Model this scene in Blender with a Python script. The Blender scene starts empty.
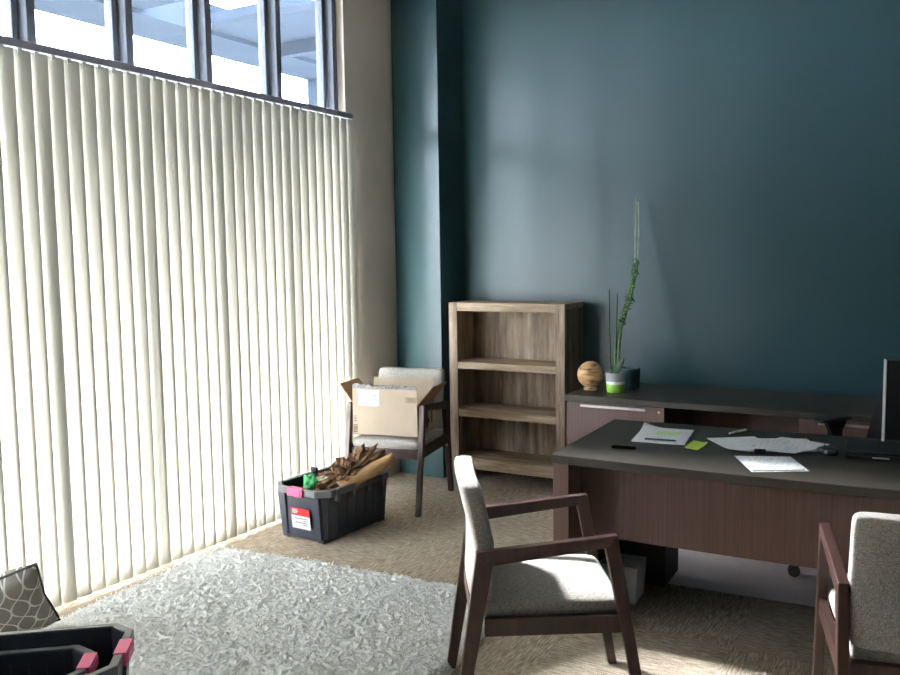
import bpy, bmesh, math, random
import numpy as np
from mathutils import Vector, Matrix, Euler
random.seed(7); rng = np.random.default_rng(7)
S = bpy.context.scene
COL = S.collection
PI = math.pi

# ------------------------------------------------------------------ camera, world, exposure
cam_d = bpy.data.cameras.new('camera'); cam = bpy.data.objects.new('camera', cam_d); COL.objects.link(cam)
cam_d.sensor_fit = 'HORIZONTAL'; cam_d.sensor_width = 36; cam_d.lens = 876 / 900 * 36
cam_d.clip_start = .05; cam_d.clip_end = 200
Rm = Matrix(((0.86431126, -0.03295461, 0.50187652), (0.50274028, 0.08591753, -0.86015719), (-0.01477384, 0.99575708, 0.0908271)))
cam.matrix_world = Matrix.Translation((0, 0, 1.55)) @ Rm.to_4x4()
S.camera = cam

W = bpy.data.worlds.new('sky'); S.world = W; W.use_nodes = True
wn = W.node_tree.nodes; wl = W.node_tree.links
bg = wn['Background']; bg.inputs[0].default_value = (.90, .95, 1, 1); bg.inputs[1].default_value = 40.0
W.cycles.sampling_method = 'MANUAL'; W.cycles.sample_map_resolution = 64

sun_d = bpy.data.lights.new('sun', 'SUN'); sun = bpy.data.objects.new('sun', sun_d); COL.objects.link(sun)
sun_d.energy = 640; sun_d.angle = math.radians(28); sun_d.color = (1, .97, .92)
sun.location = (-12, 3, 8); sun.rotation_euler = Vector((math.cos(math.radians(37)), -.22, -math.sin(math.radians(37)))).to_track_quat('-Z', 'Y').to_euler()

def portal(name, y0, y1, z0, z1, x):
    l = bpy.data.lights.new(name, 'AREA'); l.shape = 'RECTANGLE'; l.size = z1 - z0; l.size_y = y1 - y0
    l.cycles.is_portal = True
    o = bpy.data.objects.new(name, l); COL.objects.link(o)
    o.location = (x, (y0 + y1) / 2, (z0 + z1) / 2); o.rotation_euler = (0, -PI / 2, 0)
portal('window_daylight', .45, 4.68, 2.5, 3.3, -3.72)
portal('window_daylight_lower', .45, 4.68, .05, 2.5, -3.72)
S.view_settings.view_transform = 'Standard'; S.view_settings.look = 'None'
S.view_settings.gamma = 1; S.view_settings.use_curve_mapping = False
S.view_settings.exposure = 0.60
S.cycles.diffuse_bounces = 8; S.cycles.max_bounces = 14; S.cycles.sample_clamp_indirect = 8

# ------------------------------------------------------------------ materials
def srgb(r, g, b):
    f = lambda c: (c / 255 / 12.92) if c / 255 <= .04045 else ((c / 255 + .055) / 1.055) ** 2.4
    return (f(r), f(g), f(b), 1)
class NT:
    def __init__(s, name):
        s.m = bpy.data.materials.new(name); s.m.use_nodes = True; s.n = s.m.node_tree.nodes; s.l = s.m.node_tree.links
        s.p = s.n['Principled BSDF']; s.out = s.n['Material Output']
    def node(s, t, **k):
        n = s.n.new(t)
        for a, b in k.items():
            setattr(n, a, b)
        return n
    def link(s, a, b): s.l.new(a, b)
    def coord(s, scale=(1, 1, 1), kind='Object', rot=(0, 0, 0)):
        c = s.node('ShaderNodeTexCoord'); m = s.node('ShaderNodeMapping')
        m.inputs['Scale'].default_value = scale; m.inputs['Rotation'].default_value = rot
        s.link(c.outputs[kind], m.inputs['Vector']); return m.outputs[0]
    def noise(s, vec, scale, detail=3, rough=.55):
        n = s.node('ShaderNodeTexNoise'); n.inputs['Scale'].default_value = scale; n.inputs['Detail'].default_value = detail
        n.inputs['Roughness'].default_value = rough; s.link(vec, n.inputs['Vector']); return n.outputs[0]
    def ramp(s, fac, stops):
        r = s.node('ShaderNodeValToRGB'); e = r.color_ramp.elements
        while len(e) < len(stops): e.new(.5)
        for i, (p, c) in enumerate(stops):
            e[i].position = p; e[i].color = c
        s.link(fac, r.inputs[0]); return r.outputs[0]
    def math(s, op, a, b=None):
        n = s.node('ShaderNodeMath', operation=op)
        for i, v in enumerate((a, b)):
            if v is None: continue
            if isinstance(v, (int, float)): n.inputs[i].default_value = v
            else: s.link(v, n.inputs[i])
        return n.outputs[0]
    def mix(s, fac, a, b, mode='MIX'):
        n = s.node('ShaderNodeMix', data_type='RGBA', blend_type=mode)
        for k, v in ((0, fac), (6, a), (7, b)):
            if isinstance(v, (int, float, tuple)): n.inputs[k].default_value = v
            else: s.link(v, n.inputs[k])
        return n.outputs[2]
    def bump(s, h, strength=.3, dist=.01):
        b = s.node('ShaderNodeBump'); b.inputs['Strength'].default_value = strength; b.inputs['Distance'].default_value = dist
        s.link(h, b.inputs['Height']); s.link(b.outputs[0], s.p.inputs['Normal'])
    def base(s, c):
        if isinstance(c, tuple): s.p.inputs['Base Color'].default_value = c
        else: s.link(c, s.p.inputs['Base Color'])
    def set(s, rough=.5, spec=.5, metal=0):
        s.p.inputs['Roughness'].default_value = rough; s.p.inputs['Specular IOR Level'].default_value = spec
        s.p.inputs['Metallic'].default_value = metal; return s.m

def plain(name, c, rough=.5, spec=.4, metal=0, var=.08, scale=30):
    t = NT(name); v = t.noise(t.coord(), scale, 3)
    d = tuple(x * (1 - var) for x in c[:3]) + (1,); e = tuple(min(1, x * (1 + var)) for x in c[:3]) + (1,)
    t.base(t.ramp(v, [(.3, d), (.7, e)])); return t.set(rough, spec, metal)
def wood(name, c1, c2, scale=(30, 30, 1.5), rough=.4, spec=.35, detail=5, bump=.05, lo=.3, hi=.72):
    t = NT(name); v = t.noise(t.coord(scale), 1.6, detail, .65)
    t.base(t.ramp(v, [(lo, c1), (hi, c2)])); t.bump(v, bump, .003); return t.set(rough, spec)
def rustic(name):
    t = NT(name)
    a = t.noise(t.coord((9, 9, 1.1)), 1.5, 6, .7); b = t.noise(t.coord((60, 60, 4)), 1.2, 4, .6); c = t.noise(t.coord((9, 9, .01)), 1, 2)
    col = t.ramp(a, [(.30, srgb(98, 82, 69)), (.5, srgb(166, 146, 124)), (.72, srgb(214, 196, 172))])
    col = t.mix(.55, col, t.ramp(b, [(.3, (.35, .32, .3, 1)), (.65, (1, 1, 1, 1))]), 'MULTIPLY')
    col = t.mix(.8, col, t.ramp(c, [(.38, (.42, .40, .39, 1)), (.62, (1, 1, 1, 1))]), 'MULTIPLY')
    t.base(col); t.bump(b, .15, .003); return t.set(.6, .25)
def rustic_h(name):
    t = NT(name)
    a = t.noise(t.coord((1.2, 12, 12)), 1.5, 6, .7); b = t.noise(t.coord((4, 60, 60)), 1.2, 4, .6)
    col = t.ramp(a, [(.30, srgb(116, 98, 80)), (.5, srgb(168, 147, 122)), (.72, srgb(206, 186, 160))])
    col = t.mix(.45, col, t.ramp(b, [(.3, (.4, .37, .35, 1)), (.65, (1, 1, 1, 1))]), 'MULTIPLY')
    t.base(col); t.bump(b, .15, .003); return t.set(.6, .25)
def tweed(name, c1, c2, c3):
    t = NT(name)
    a = t.noise(t.coord((420, 420, 70)), 1, 2, .6); b = t.noise(t.coord((90, 90, 360)), 1, 2, .6); f = t.noise(t.coord(), 260, 2)
    col = t.mix(.5, t.ramp(a, [(.35, c1), (.65, c3)]), t.ramp(b, [(.35, c1), (.65, c2)]))
    col = t.mix(.35, col, t.ramp(f, [(.35, c1), (.65, c3)]))
    t.base(col); t.bump(a, .35, .003); t.p.inputs['Sheen Weight'].default_value = .15; return t.set(.9, .15)
def wall_paint(name, c, rough=.55, spec=.3):
    t = NT(name); v = t.noise(t.coord(), 120, 4); t.base(t.ramp(v, [(.3, tuple(x * .96 for x in c[:3]) + (1,)), (.7, c)]))
    t.bump(v, .12, .002); return t.set(rough, spec)
def carpet(name):
    t = NT(name)
    tc = t.node('ShaderNodeTexCoord'); ch = t.node('ShaderNodeTexChecker'); ch.inputs['Scale'].default_value = 1 / .61
    mp = t.node('ShaderNodeMapping'); mp.inputs['Location'].default_value = (.13, .22, .31)
    t.link(tc.outputs['Object'], mp.inputs[0]); t.link(mp.outputs[0], ch.inputs['Vector'])
    a = t.noise(t.coord((130, 14, 1)), 1, 3, .75); b = t.noise(t.coord((14, 130, 1)), 1, 3, .75)
    st = t.mix(ch.outputs['Fac'], a, b)
    pile = t.noise(t.coord(), 220, 2, .7); patch = t.noise(t.coord(), 1.3, 2)
    f = t.math('ADD', t.math('MULTIPLY', st, .62), t.math('MULTIPLY', pile, .38))
    col = t.ramp(f, [(.38, srgb(112, 100, 86)), (.5, srgb(168, 154, 137)), (.62, srgb(214, 201, 182))])
    col = t.mix(.25, col, t.ramp(patch, [(.35, (.8, .8, .8, 1)), (.65, (1, 1, 1, 1))]), 'MULTIPLY')
    t.base(col); t.bump(f, .5, .006); return t.set(.95, .1)
def vane_mat(name):
    t = NT(name); c = (.80, .78, .70, 1)
    d = t.node('ShaderNodeBsdfDiffuse'); d.inputs[0].default_value = c
    tr = t.node('ShaderNodeBsdfTranslucent'); v = t.noise(t.coord((60, 60, 2)), 1, 2)
    t.link(t.ramp(v, [(.3, (.0066, .00615, .0051, 1)), (.7, (.00695, .0065, .0054, 1))]), tr.inputs[0])
    m = t.node('ShaderNodeAddShader'); t.link(d.outputs[0], m.inputs[0]); t.link(tr.outputs[0], m.inputs[1])
    t.link(m.outputs[0], t.out.inputs[0]); return t.m
def glass(name, tint=(.93, .96, 1, 1), refl=.06):
    t = NT(name); a = t.node('ShaderNodeBsdfTransparent'); a.inputs[0].default_value = tint
    g = t.node('ShaderNodeBsdfGlossy'); g.inputs['Roughness'].default_value = .02
    lw = t.node('ShaderNodeLayerWeight'); lw.inputs[0].default_value = .1
    m = t.node('ShaderNodeMixShader'); t.link(t.math('ADD', t.math('MULTIPLY', lw.outputs['Fresnel'], .5), refl * .4), m.inputs[0])
    t.link(a.outputs[0], m.inputs[1]); t.link(g.outputs[0], m.inputs[2]); t.link(m.outputs[0], t.out.inputs[0]); return t.m
def lattice(name):
    t = NT(name); sp = t.node('ShaderNodeSeparateXYZ'); t.link(t.coord((1, 1, 1)), sp.inputs[0])
    k = 92.0
    x = t.math('MULTIPLY', sp.outputs[0], k); z = t.math('MULTIPLY', sp.outputs[2], k * .8)
    wob = t.math('MULTIPLY', t.math('SINE', t.math('MULTIPLY', z, 1.0)), .75)
    p = t.math('ADD', t.math('ADD', x, z), wob); q = t.math('ADD', t.math('SUBTRACT', x, z), t.math('MULTIPLY', wob, -1))
    l1 = t.math('LESS_THAN', t.math('ABSOLUTE', t.math('SINE', t.math('MULTIPLY', p, .5))), .17)
    l2 = t.math('LESS_THAN', t.math('ABSOLUTE', t.math('SINE', t.math('MULTIPLY', q, .5))), .17)
    f = t.math('MAXIMUM', l1, l2); w = t.noise(t.coord(), 300, 2)
    col = t.mix(f, srgb(140, 135, 127), srgb(232, 229, 222)); col = t.mix(.3, col, t.ramp(w, [(.3, (.6, .6, .6, 1)), (.7, (1, 1, 1, 1))]), 'MULTIPLY')
    t.base(col); t.bump(w, .3, .002); return t.set(.9, .15)
def paper_mat(name, lines=0, base=(.84, .86, .90, 1)):
    t = NT(name); sp = t.node('ShaderNodeSeparateXYZ'); t.link(t.coord(), sp.inputs[0])
    s = t.math('FRACT', t.math('MULTIPLY', sp.outputs[1], 85)); ln = t.math('LESS_THAN', s, .4)
    n = t.noise(t.coord((90, 8, 1)), 1, 2); g = t.math('GREATER_THAN', n, .56)
    mk = t.math('MULTIPLY', t.math('MULTIPLY', ln, g), lines)
    t.base(t.mix(mk, base, (.25, .27, .34, 1))); return t.set(.7, .2)
def bands(name, stops, axis=2, rough=.35):
    t = NT(name); sp = t.node('ShaderNodeSeparateXYZ'); t.link(t.coord(), sp.inputs[0])
    r = t.node('ShaderNodeValToRGB'); r.color_ramp.interpolation = 'CONSTANT'; e = r.color_ramp.elements
    while len(e) < len(stops): e.new(.5)
    for i, (p, c) in enumerate(stops): e[i].position = p; e[i].color = c
    t.link(t.math('MULTIPLY', sp.outputs[axis], 5), r.inputs[0]); t.base(r.outputs[0]); return t.set(rough, .4)
def turned(name):
    t = NT(name); n = t.noise(t.coord((1, 1, 4.5), rot=(.5, .3, 0)), 9, 4, .6); n2 = t.noise(t.coord(), 14, 3)
    col = t.ramp(n, [(.36, srgb(96, 58, 34)), (.46, srgb(190, 146, 98)), (.58, srgb(214, 178, 134)), (.7, srgb(150, 100, 62))])
    col = t.mix(t.ramp(n2, [(.62, (0, 0, 0, 1)), (.7, (1, 1, 1, 1))]), col, srgb(88, 86, 70)); t.base(col); return t.set(.3, .5)
def crumple(name, c1, c2, sc=14):
    t = NT(name); v = t.noise(t.coord(), sc, 6, .7); t.base(t.ramp(v, [(.3, c1), (.7, c2)])); t.bump(v, .8, .02); return t.set(.8, .2)

M = {}
M['teal'] = wall_paint('teal_paint', (.0155, .0450, .0530, 1), .31, .45)
M['beige'] = wall_paint('beige_paint', (.78, .69, .59, 1))
M['white_paint'] = wall_paint('ceiling_paint', (.48, .47, .455, 1))
M['carpet'] = carpet('carpet_tiles')
M['walnut'] = wood('walnut_frame', srgb(38, 23, 21), srgb(68, 44, 38), (22, 22, 2), .42, .4)
M['lam_v'] = wood('laminate_vertical', srgb(80, 60, 54), srgb(102, 80, 73), (70, 70, 1.2), .45, .35)
M['lam_top'] = wood('laminate_top', srgb(47, 44, 39), srgb(61, 57, 51), (2, 70, 70), .45, .3)
M['rustic'] = rustic('rustic_oak'); M['rustic_h'] = rustic_h('rustic_oak_shelf')
M['tweed'] = tweed('tweed_fabric', srgb(118, 112, 104), srgb(202, 197, 189), srgb(220, 215, 208))
M['black'] = plain('black_plastic', (.012, .012, .013, 1), .45, .3)
M['mesh_black'] = plain('black_fabric', (.02, .021, .026, 1), .85, .1, scale=200)
M['hole'] = plain('dark_cable_slot', (.004, .004, .004, 1), 1, 0); M['rim'] = plain('crate_rim_lit', (.085, .09, .10, 1), .32, .6)  # rim kept paler than the crate: light on top faces put into colour
M['ped'] = plain('black_pedestal', (.03, .029, .028, 1), .5, .3)
M['crate'] = plain('crate_plastic', (.026, .031, .047, 1), .35, .5, var=.12)
M['pink'] = plain('pink_latch', srgb(214, 84, 132), .4, .4)
M['card'] = plain('cardboard', srgb(184, 168, 148), .85, .1, var=.06, scale=8)
M['card_in'] = plain('cardboard_inside', srgb(158, 126, 96), .85, .1, var=.06, scale=8)
M['ink'] = plain('brown_ink', srgb(86, 66, 52), .8, .1)
M['torn'] = crumple('torn_edge', srgb(96, 94, 96), srgb(190, 186, 182), 60)
M['white'] = plain('white_label', (.78, .79, .80, 1), .6, .2, var=.03)
M['red'] = plain('red_print', srgb(196, 40, 44), .6, .2)
M['metal'] = plain('brushed_metal', (.66, .65, .64, 1), .3, .5, 1)
M['silver'] = plain('silver_plastic', srgb(196, 196, 194), .35, .5)
M['frame'] = plain('window_aluminium', srgb(84, 88, 97), .55, .12)
M['gasket'] = plain('window_gasket', srgb(36, 38, 44), .6, .2)
M['rail'] = plain('blind_rail_grey', srgb(170, 170, 186), .5, .3)
M['vane'] = vane_mat('blind_vane')
M['clip'] = plain('vane_clip', (.85, .85, .84, 1), .4, .4)
M['glass'] = glass('window_glass')
M['mat'] = plain('chair_mat_plastic', (.76, .68, .74, 1), .45, .4, var=.05, scale=6)
M['jar'] = plain('dark_teal_glass', srgb(74, 100, 110), .12, .6)
M['rug_b'] = plain('rug_backing', (.85, .84, .82, 1), .95, .1)
M['lattice'] = lattice('lattice_fabric'); M['pipe'] = plain('pillow_piping', srgb(74, 72, 70), .9, .1, var=.2, scale=200)
M['paper'] = paper_mat('paper_plain', .25); M['paper_t'] = paper_mat('paper_text', .55)
M['green_note'] = plain('green_note', srgb(184, 214, 92), .7, .2, var=.03)
M['turned'] = turned('turned_wood')
M['pot'] = bands('banded_ceramic', [(0, srgb(140, 192, 72)), (.245, srgb(232, 232, 226)), (.33, srgb(158, 156, 160))])
M['stem'] = plain('plant_stem', srgb(84, 116, 74), .55, .3, var=.2, scale=40)
M['leaf'] = plain('plant_leaf', srgb(48, 78, 44), .5, .3, var=.25, scale=40)
M['pale_stem'] = plain('pale_stem', srgb(176, 190, 166), .55, .3, var=.12, scale=40)
M['soil'] = plain('potting_bark', srgb(70, 56, 44), .95, .1, var=.4, scale=90)
M['bag'] = crumple('brown_paper_bag', srgb(62, 46, 36), srgb(136, 104, 76), 16)
M['tan'] = crumple('tan_paper', srgb(150, 116, 78), srgb(190, 158, 116), 8)
M['greenp'] = crumple('green_plastic', srgb(60, 160, 92), srgb(120, 214, 150), 20)
M['cream_cloth'] = crumple('cream_cloth', srgb(190, 180, 160), srgb(226, 218, 200), 18)
M['canopy'] = plain('canopy_blue_grey', (.015, .0195, .027, 1), .9, .0, scale=3)
M['ground_out'] = plain('pale_concrete', (.11, .11, .105, 1), .9, .1, scale=2)
M['tree'] = plain('pale_foliage', (.30, .36, .30, 1), .8, .1, var=.4, scale=3)

# ------------------------------------------------------------------ mesh helpers
class MB:
    def __init__(s): s.bm = bmesh.new()
    def _add(s, verts, faces, mat=None):
        vs = [s.bm.verts.new(Vector(v) if mat is None else mat @ Vector(v)) for v in verts]
        for f in faces:
            try: s.bm.faces.new([vs[i] for i in f])
            except ValueError: pass
        return s
    def box(s, x0, x1, y0, y1, z0, z1, mat=None):
        v = [(x, y, z) for x in (x0, x1) for y in (y0, y1) for z in (z0, z1)]
        return s._add(v, [(0, 1, 3, 2), (4, 6, 7, 5), (0, 4, 5, 1), (2, 3, 7, 6), (0, 2, 6, 4), (1, 5, 7, 3)], mat)
    def prism(s, poly, a, b, axis='x', mat=None):
        f = {'x': lambda p, t: (t, p[0], p[1]), 'y': lambda p, t: (p[0], t, p[1]), 'z': lambda p, t: (p[0], p[1], t)}[axis]
        n = len(poly); v = [f(p, a) for p in poly] + [f(p, b) for p in poly]
        return s._add(v, [tuple(range(n))[::-1], tuple(range(n, 2 * n))] + [(i, (i + 1) % n, n + (i + 1) % n, n + i) for i in range(n)], mat)
    def tube(s, pts, rad, n=8, mat=None, cap=True):
        pts = [Vector(p) for p in pts]; rad = rad if isinstance(rad, (list, tuple)) else [rad] * len(pts)
        v = []; up = Vector((0, 0, 1))
        for i, p in enumerate(pts):
            d = (pts[min(i + 1, len(pts) - 1)] - pts[max(i - 1, 0)]).normalized()
            a = d.cross(up if abs(d.z) < .95 else Vector((1, 0, 0))).normalized(); b = d.cross(a)
            for k in range(n): v.append(p + (a * math.cos(2 * PI * k / n) + b * math.sin(2 * PI * k / n)) * rad[i])
        f = [(i * n + k, i * n + (k + 1) % n, (i + 1) * n + (k + 1) % n, (i + 1) * n + k) for i in range(len(pts) - 1) for k in range(n)]
        if cap: f += [tuple(range(n))[::-1], tuple(range((len(pts) - 1) * n, len(pts) * n))]
        return s._add(v, f, mat)
    def lathe(s, prof, n=32, mat=None):
        v = [(r * math.cos(2 * PI * k / n), r * math.sin(2 * PI * k / n), z) for r, z in prof for k in range(n)]
        f = [(i * n + k, i * n + (k + 1) % n, (i + 1) * n + (k + 1) % n, (i + 1) * n + k) for i in range(len(prof) - 1) for k in range(n)]
        f += [tuple(range(n))[::-1], tuple(range((len(prof) - 1) * n, len(prof) * n))]
        return s._add(v, f, mat)
    def super(s, a, b, c, e1=.35, e2=.2, nu=24, nv=40, fn=None, mat=None):
        sg = lambda w, e: math.copysign(abs(w) ** e, w); v = []
        for i in range(nu + 1):
            u = -PI / 2 + PI * i / nu
            for k in range(nv):
                w = -PI + 2 * PI * k / nv
                p = (a * sg(math.cos(u), e1) * sg(math.cos(w), e2), b * sg(math.cos(u), e1) * sg(math.sin(w), e2), c * sg(math.sin(u), e1))
                v.append(fn(*p) if fn else p)
        f = [(i * nv + k, i * nv + (k + 1) % nv, (i + 1) * nv + (k + 1) % nv, (i + 1) * nv + k) for i in range(nu) for k in range(nv)]
        s._add(v, f, mat); bmesh.ops.remove_doubles(s.bm, verts=s.bm.verts, dist=1e-5); return s
    def build(s, name, mat, parent=None, smooth=False, bevel=0, seg=2):
        bmesh.ops.recalc_face_normals(s.bm, faces=s.bm.faces)
        me = bpy.data.meshes.new(name); s.bm.to_mesh(me); s.bm.free()
        if smooth: me.polygons.foreach_set('use_smooth', [True] * len(me.polygons))
        o = bpy.data.objects.new(name, me); COL.objects.link(o); me.materials.append(mat)
        if parent: o.parent = parent
        if bevel:
            b = o.modifiers.new('edges', 'BEVEL'); b.width = bevel; b.segments = seg; b.limit_method = 'ANGLE'; b.angle_limit = .6
        return o
def thing(name, label, cat, loc=(0, 0, 0), rz=0, group=None):
    o = bpy.data.objects.new(name, None); COL.objects.link(o); o.empty_display_size = .1
    o.location = loc; o.rotation_euler = (0, 0, rz); o['label'] = label; o['category'] = cat
    if group: o['group'] = group
    return o
def tag(o, label, cat, group=None):
    o['label'] = label; o['category'] = cat
    if group: o['group'] = group
    return o
def struct(o): o['kind'] = 'structure'; return o
def copy_tree(o, parent=None):
    c = o.copy(); COL.objects.link(c)
    if parent: c.parent = parent
    for ch in list(o.children): copy_tree(ch, c)
    return c

# ------------------------------------------------------------------ the setting
XW, YB, ZC = -3.50, 5.56, 3.50
XR, YF = 2.4, -1.8
def sbox(name, mat, *boxes, bevel=0):
    b = MB()
    for q in boxes: b.box(*q)
    return struct(b.build(name, mat, bevel=bevel))
sbox('floor', M['carpet'], (XW - .12, XR + .1, YF - .1, YB + .1, -.1, 0))
sbox('ceiling', M['white_paint'], (XW - .12, XR + .1, YF - .1, YB + .1, ZC, ZC + .1))
sbox('wall_back', M['teal'], (XW - .12, XR + .1, YB, YB + .1, 0, ZC))
sbox('trim_1', M['teal'], (-3.478, -3.11, 5.21, YB, 0, ZC))                     # the pilaster in the corner
WY0, WY1, WZ1 = .45, 4.69, 3.30
sbox('wall_left', M['beige'], (XW - .12, XW, WY1, YB, 0, ZC), (XW - .12, XW, YF, WY1, WZ1, ZC), (XW - .12, XW, YF, WY1, 0, .04),
     (XW - .12, XW, YF, WY0, .04, WZ1), (XW - .12, XW - .02, WY0, WY1, .0, .045))
sbox('wall_right', M['teal'], (XR, XR + .1, YF, YB, 0, ZC))
sbox('wall_front', M['teal'], (XW, XR, YF - .1, YF, 0, ZC))

def window(name, y0, y1, posts):
    root = bpy.data.objects.new(name, None); COL.objects.link(root); root['kind'] = 'structure'
    x0, x1 = -3.66, -3.58
    f = MB()
    f.box(x0, x1, y0, y1, .04, .16); f.box(x0, x1, y0, y1, WZ1 - .06, WZ1); f.box(x0, x1, y0, y1, 2.44, 2.50)
    f.build('window_frame', M['frame'], root, bevel=.004)
    for c in posts:
        a, b = max(y0, c - .022), min(y1, c + .022)
        MB().box(x0 - .01, x1 + .035, a, b, .16, WZ1 - .06).build('mullion', M['frame'], root, bevel=.004)
    for i in range(len(posts) - 1):
        a, b = posts[i] + .022, posts[i + 1] - .022
        for z0, z1 in ((.16, 2.44), (2.50, WZ1 - .06)):
            s = MB(); w = .034 if z0 > 1 else .012
            s.box(-3.655, -3.60, a + .006, a + w, z0, z1); s.box(-3.655, -3.60, b - w, b - .006, z0, z1)
            s.box(-3.655, -3.60, a + w, b - w, z0, z0 + .012); s.box(-3.655, -3.60, a + w, b - w, z1 - w, z1)
            so = s.build('sash', M['frame'], root, bevel=.003)
            MB().box(-3.645, -3.625, a, a + .006, z0, z1).box(-3.645, -3.625, b - .006, b, z0, z1).build('gasket', M['gasket'], so)
            MB().box(-3.632, -3.628, a + w, b - w, z0 + .012, z1 - w).build('pane', M['glass'], so)
    return root
window('window_1', WY0, WY1, [.46, .925, 1.44, 1.965, 2.49, 3.02, 3.545, 4.11, 4.655])

# outside: pergola roof over the walk, post, pale paving
struct(MB().box(-30, -3.62, -20, 30, -.12, -.02).build('ground', M['ground_out']))
pg = thing('porch_canopy', 'blue-grey porch canopy with a square roof opening and one added to admit sun outside the upper windows', 'canopy', (-5.1, 4, 0))
def pb(name, *boxes, mat='canopy'):
    b = MB()
    for x0, x1, y0, y1, z0, z1 in boxes: b.box(x0 + 5.1, x1 + 5.1, y0 - 4, y1 - 4, z0, z1)
    return b.build(name, M[mat], pg)
op = [(3.12, 3.55), (5.17, 5.75)]; ed = [-3] + [q for p in op for q in p] + [9.2]  # first opening is unseen, added to throw sun on the near chair seat
pb('roof_deck', (-4.3, -3.75, -3, 9.2, 3.62, 3.7), (-5.9, -4.70, -3, 4.6, 3.62, 3.7), *[(-4.70 if i < 2 else -5.9, -4.3, ed[i], ed[i + 1], 3.62, 3.7) for i in range(0, len(ed), 2)])
pb('beam', (-6.5, -5.9, -3, 9.2, 3.58, 3.85))
for y in (2.0, 6.66, 8.4): pb('cross_beam', (-5.9, -3.75, y, y + .09, 3.5, 3.62))
for y in (-2.4, 8.0): pb('post', (-6.5, -6.28, y, y + .24, -.02, 3.58))

# ------------------------------------------------------------------ vertical blind
bl = thing('vertical_blind', 'cream vertical blind with closed curved vanes covering the tall window', 'blind', (-3.46, 2.6, 0))
MB().box(-.022, .022, -1.95, 2.09, 2.452, 2.487).build('headrail', M['rail'], bl, bevel=.004)
vm = MB(); n = 8; wv = .093; prof = []
for i in range(n + 1):
    t = i / n * 2 - 1; prof.append((.010 * (1 - t * t), t * wv / 2))
top = [(x, y, 2.447) for x, y in prof]; bot = [(x, y, 0.018) for x, y in prof]
v = top + bot; m = n + 1; fc = [(i, i + 1, m + i + 1, m + i) for i in range(n)]
vane0 = vm._add(v, fc).build('vane', M['vane'], bl, smooth=False)
vane0.data.polygons.foreach_set('use_smooth', [True] * len(vane0.data.polygons))
clip0 = MB().box(.0, .013, -.009, .009, 2.432, 2.453).build('hanger_clip', M['clip'], vane0, bevel=.002)
k = 0
for y in np.arange(.70, 4.67, .0792):
    o = vane0 if k == 0 else vane0.copy()
    if k:
        COL.objects.link(o); c = clip0.copy(); COL.objects.link(c); c.parent = o
    o.location = (0, y - 2.6, 0); ang = 19 + random.uniform(-1.5, 1.5)
    if 3.60 < y < 3.72: ang = 15
    o.rotation_euler = (0, 0, -math.radians(ang)); k += 1

# ------------------------------------------------------------------ bookcase
bk = thing('bookcase', 'rustic oak open bookcase with three shelves against the teal wall', 'bookcase', (-2.6225, 5.22, 0))
hw = .4315; D = .318
for s in (-1, 1):
    MB().box(min(s * hw, s * (hw - .03)), max(s * hw, s * (hw - .03)), .022, D, 0, 1.205).build('side_panel', M['rustic'], bk, bevel=.002)
    MB().box(min(s * hw, s * (hw - .066)), max(s * hw, s * (hw - .066)), 0, .022, 0, 1.242).build('stile', M['rustic'], bk, bevel=.003)
MB().box(-hw, hw, .022, D, 1.205, 1.242).build('top_panel', M['rustic_h'], bk, bevel=.002)
MB().box(-hw + .066, hw - .066, 0, .022, 1.184, 1.242).build('top_rail', M['rustic_h'], bk, bevel=.002)
MB().box(-hw + .03, hw - .03, D - .012, D - .002, .09, 1.205).build('back_panel', M['rustic'], bk)
for z0, z1 in ((.785, .832), (.453, .504), (.090, .166)):
    MB().box(-hw + .03, hw - .03, .024, D - .012, z1 - .03, z1).box(-hw + .066, hw - .066, .004, .024, z0, z1).build('shelf', M['rustic_h'], bk, bevel=.002)

# ------------------------------------------------------------------ credenza
cr = thing('credenza', 'long dark laminate credenza with grey top against the teal wall behind the desk', 'cabinet', (-2.0, 4.76, 0))
L = 1.90; D = .655
MB().box(0, L, -.005, D, .70, .735).build('top', M['lam_top'], cr, bevel=.002)
for x0, x1 in ((.012, .036), (.575, .595), (L - .595, L - .575), (L - .036, L - .012)):
    MB().box(x0, x1, .022, D - .03, 0, .70).build('upright_panel', M['lam_v'], cr)
MB().box(.036, L - .036, D - .05, D - .03, .1, .70).build('back_panel', M['lam_v'], cr)
for x0, x1 in ((.014, .597), (L - .597, L - .014)):
    for z0, z1 in ((.385, .697), (.06, .381)):
        d = MB().box(x0, x1, 0, .02, z0, z1).build('drawer_front', M['lam_v'], cr, bevel=.002)
        h = MB().box(x0 + .095, x1 - .10, -.03, -.018, z1 - .022, z1 - .008).box(x0 + .10, x0 + .112, -.018, 0, z1 - .02, z1 - .01).box(x1 - .117, x1 - .105, -.018, 0, z1 - .02, z1 - .01)
        tag_h = h.build('handle', M['metal'], d, bevel=.002); tag_h['label'] = 'slim silver bar handle'
        if z1 > .5:
            MB().lathe([(.007, 0), (.007, .004)], 16, Matrix.Translation((x1 - .03, 0, z1 - .025)) @ Matrix.Rotation(PI / 2, 4, 'X')).build('lock', M['metal'], d)

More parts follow.
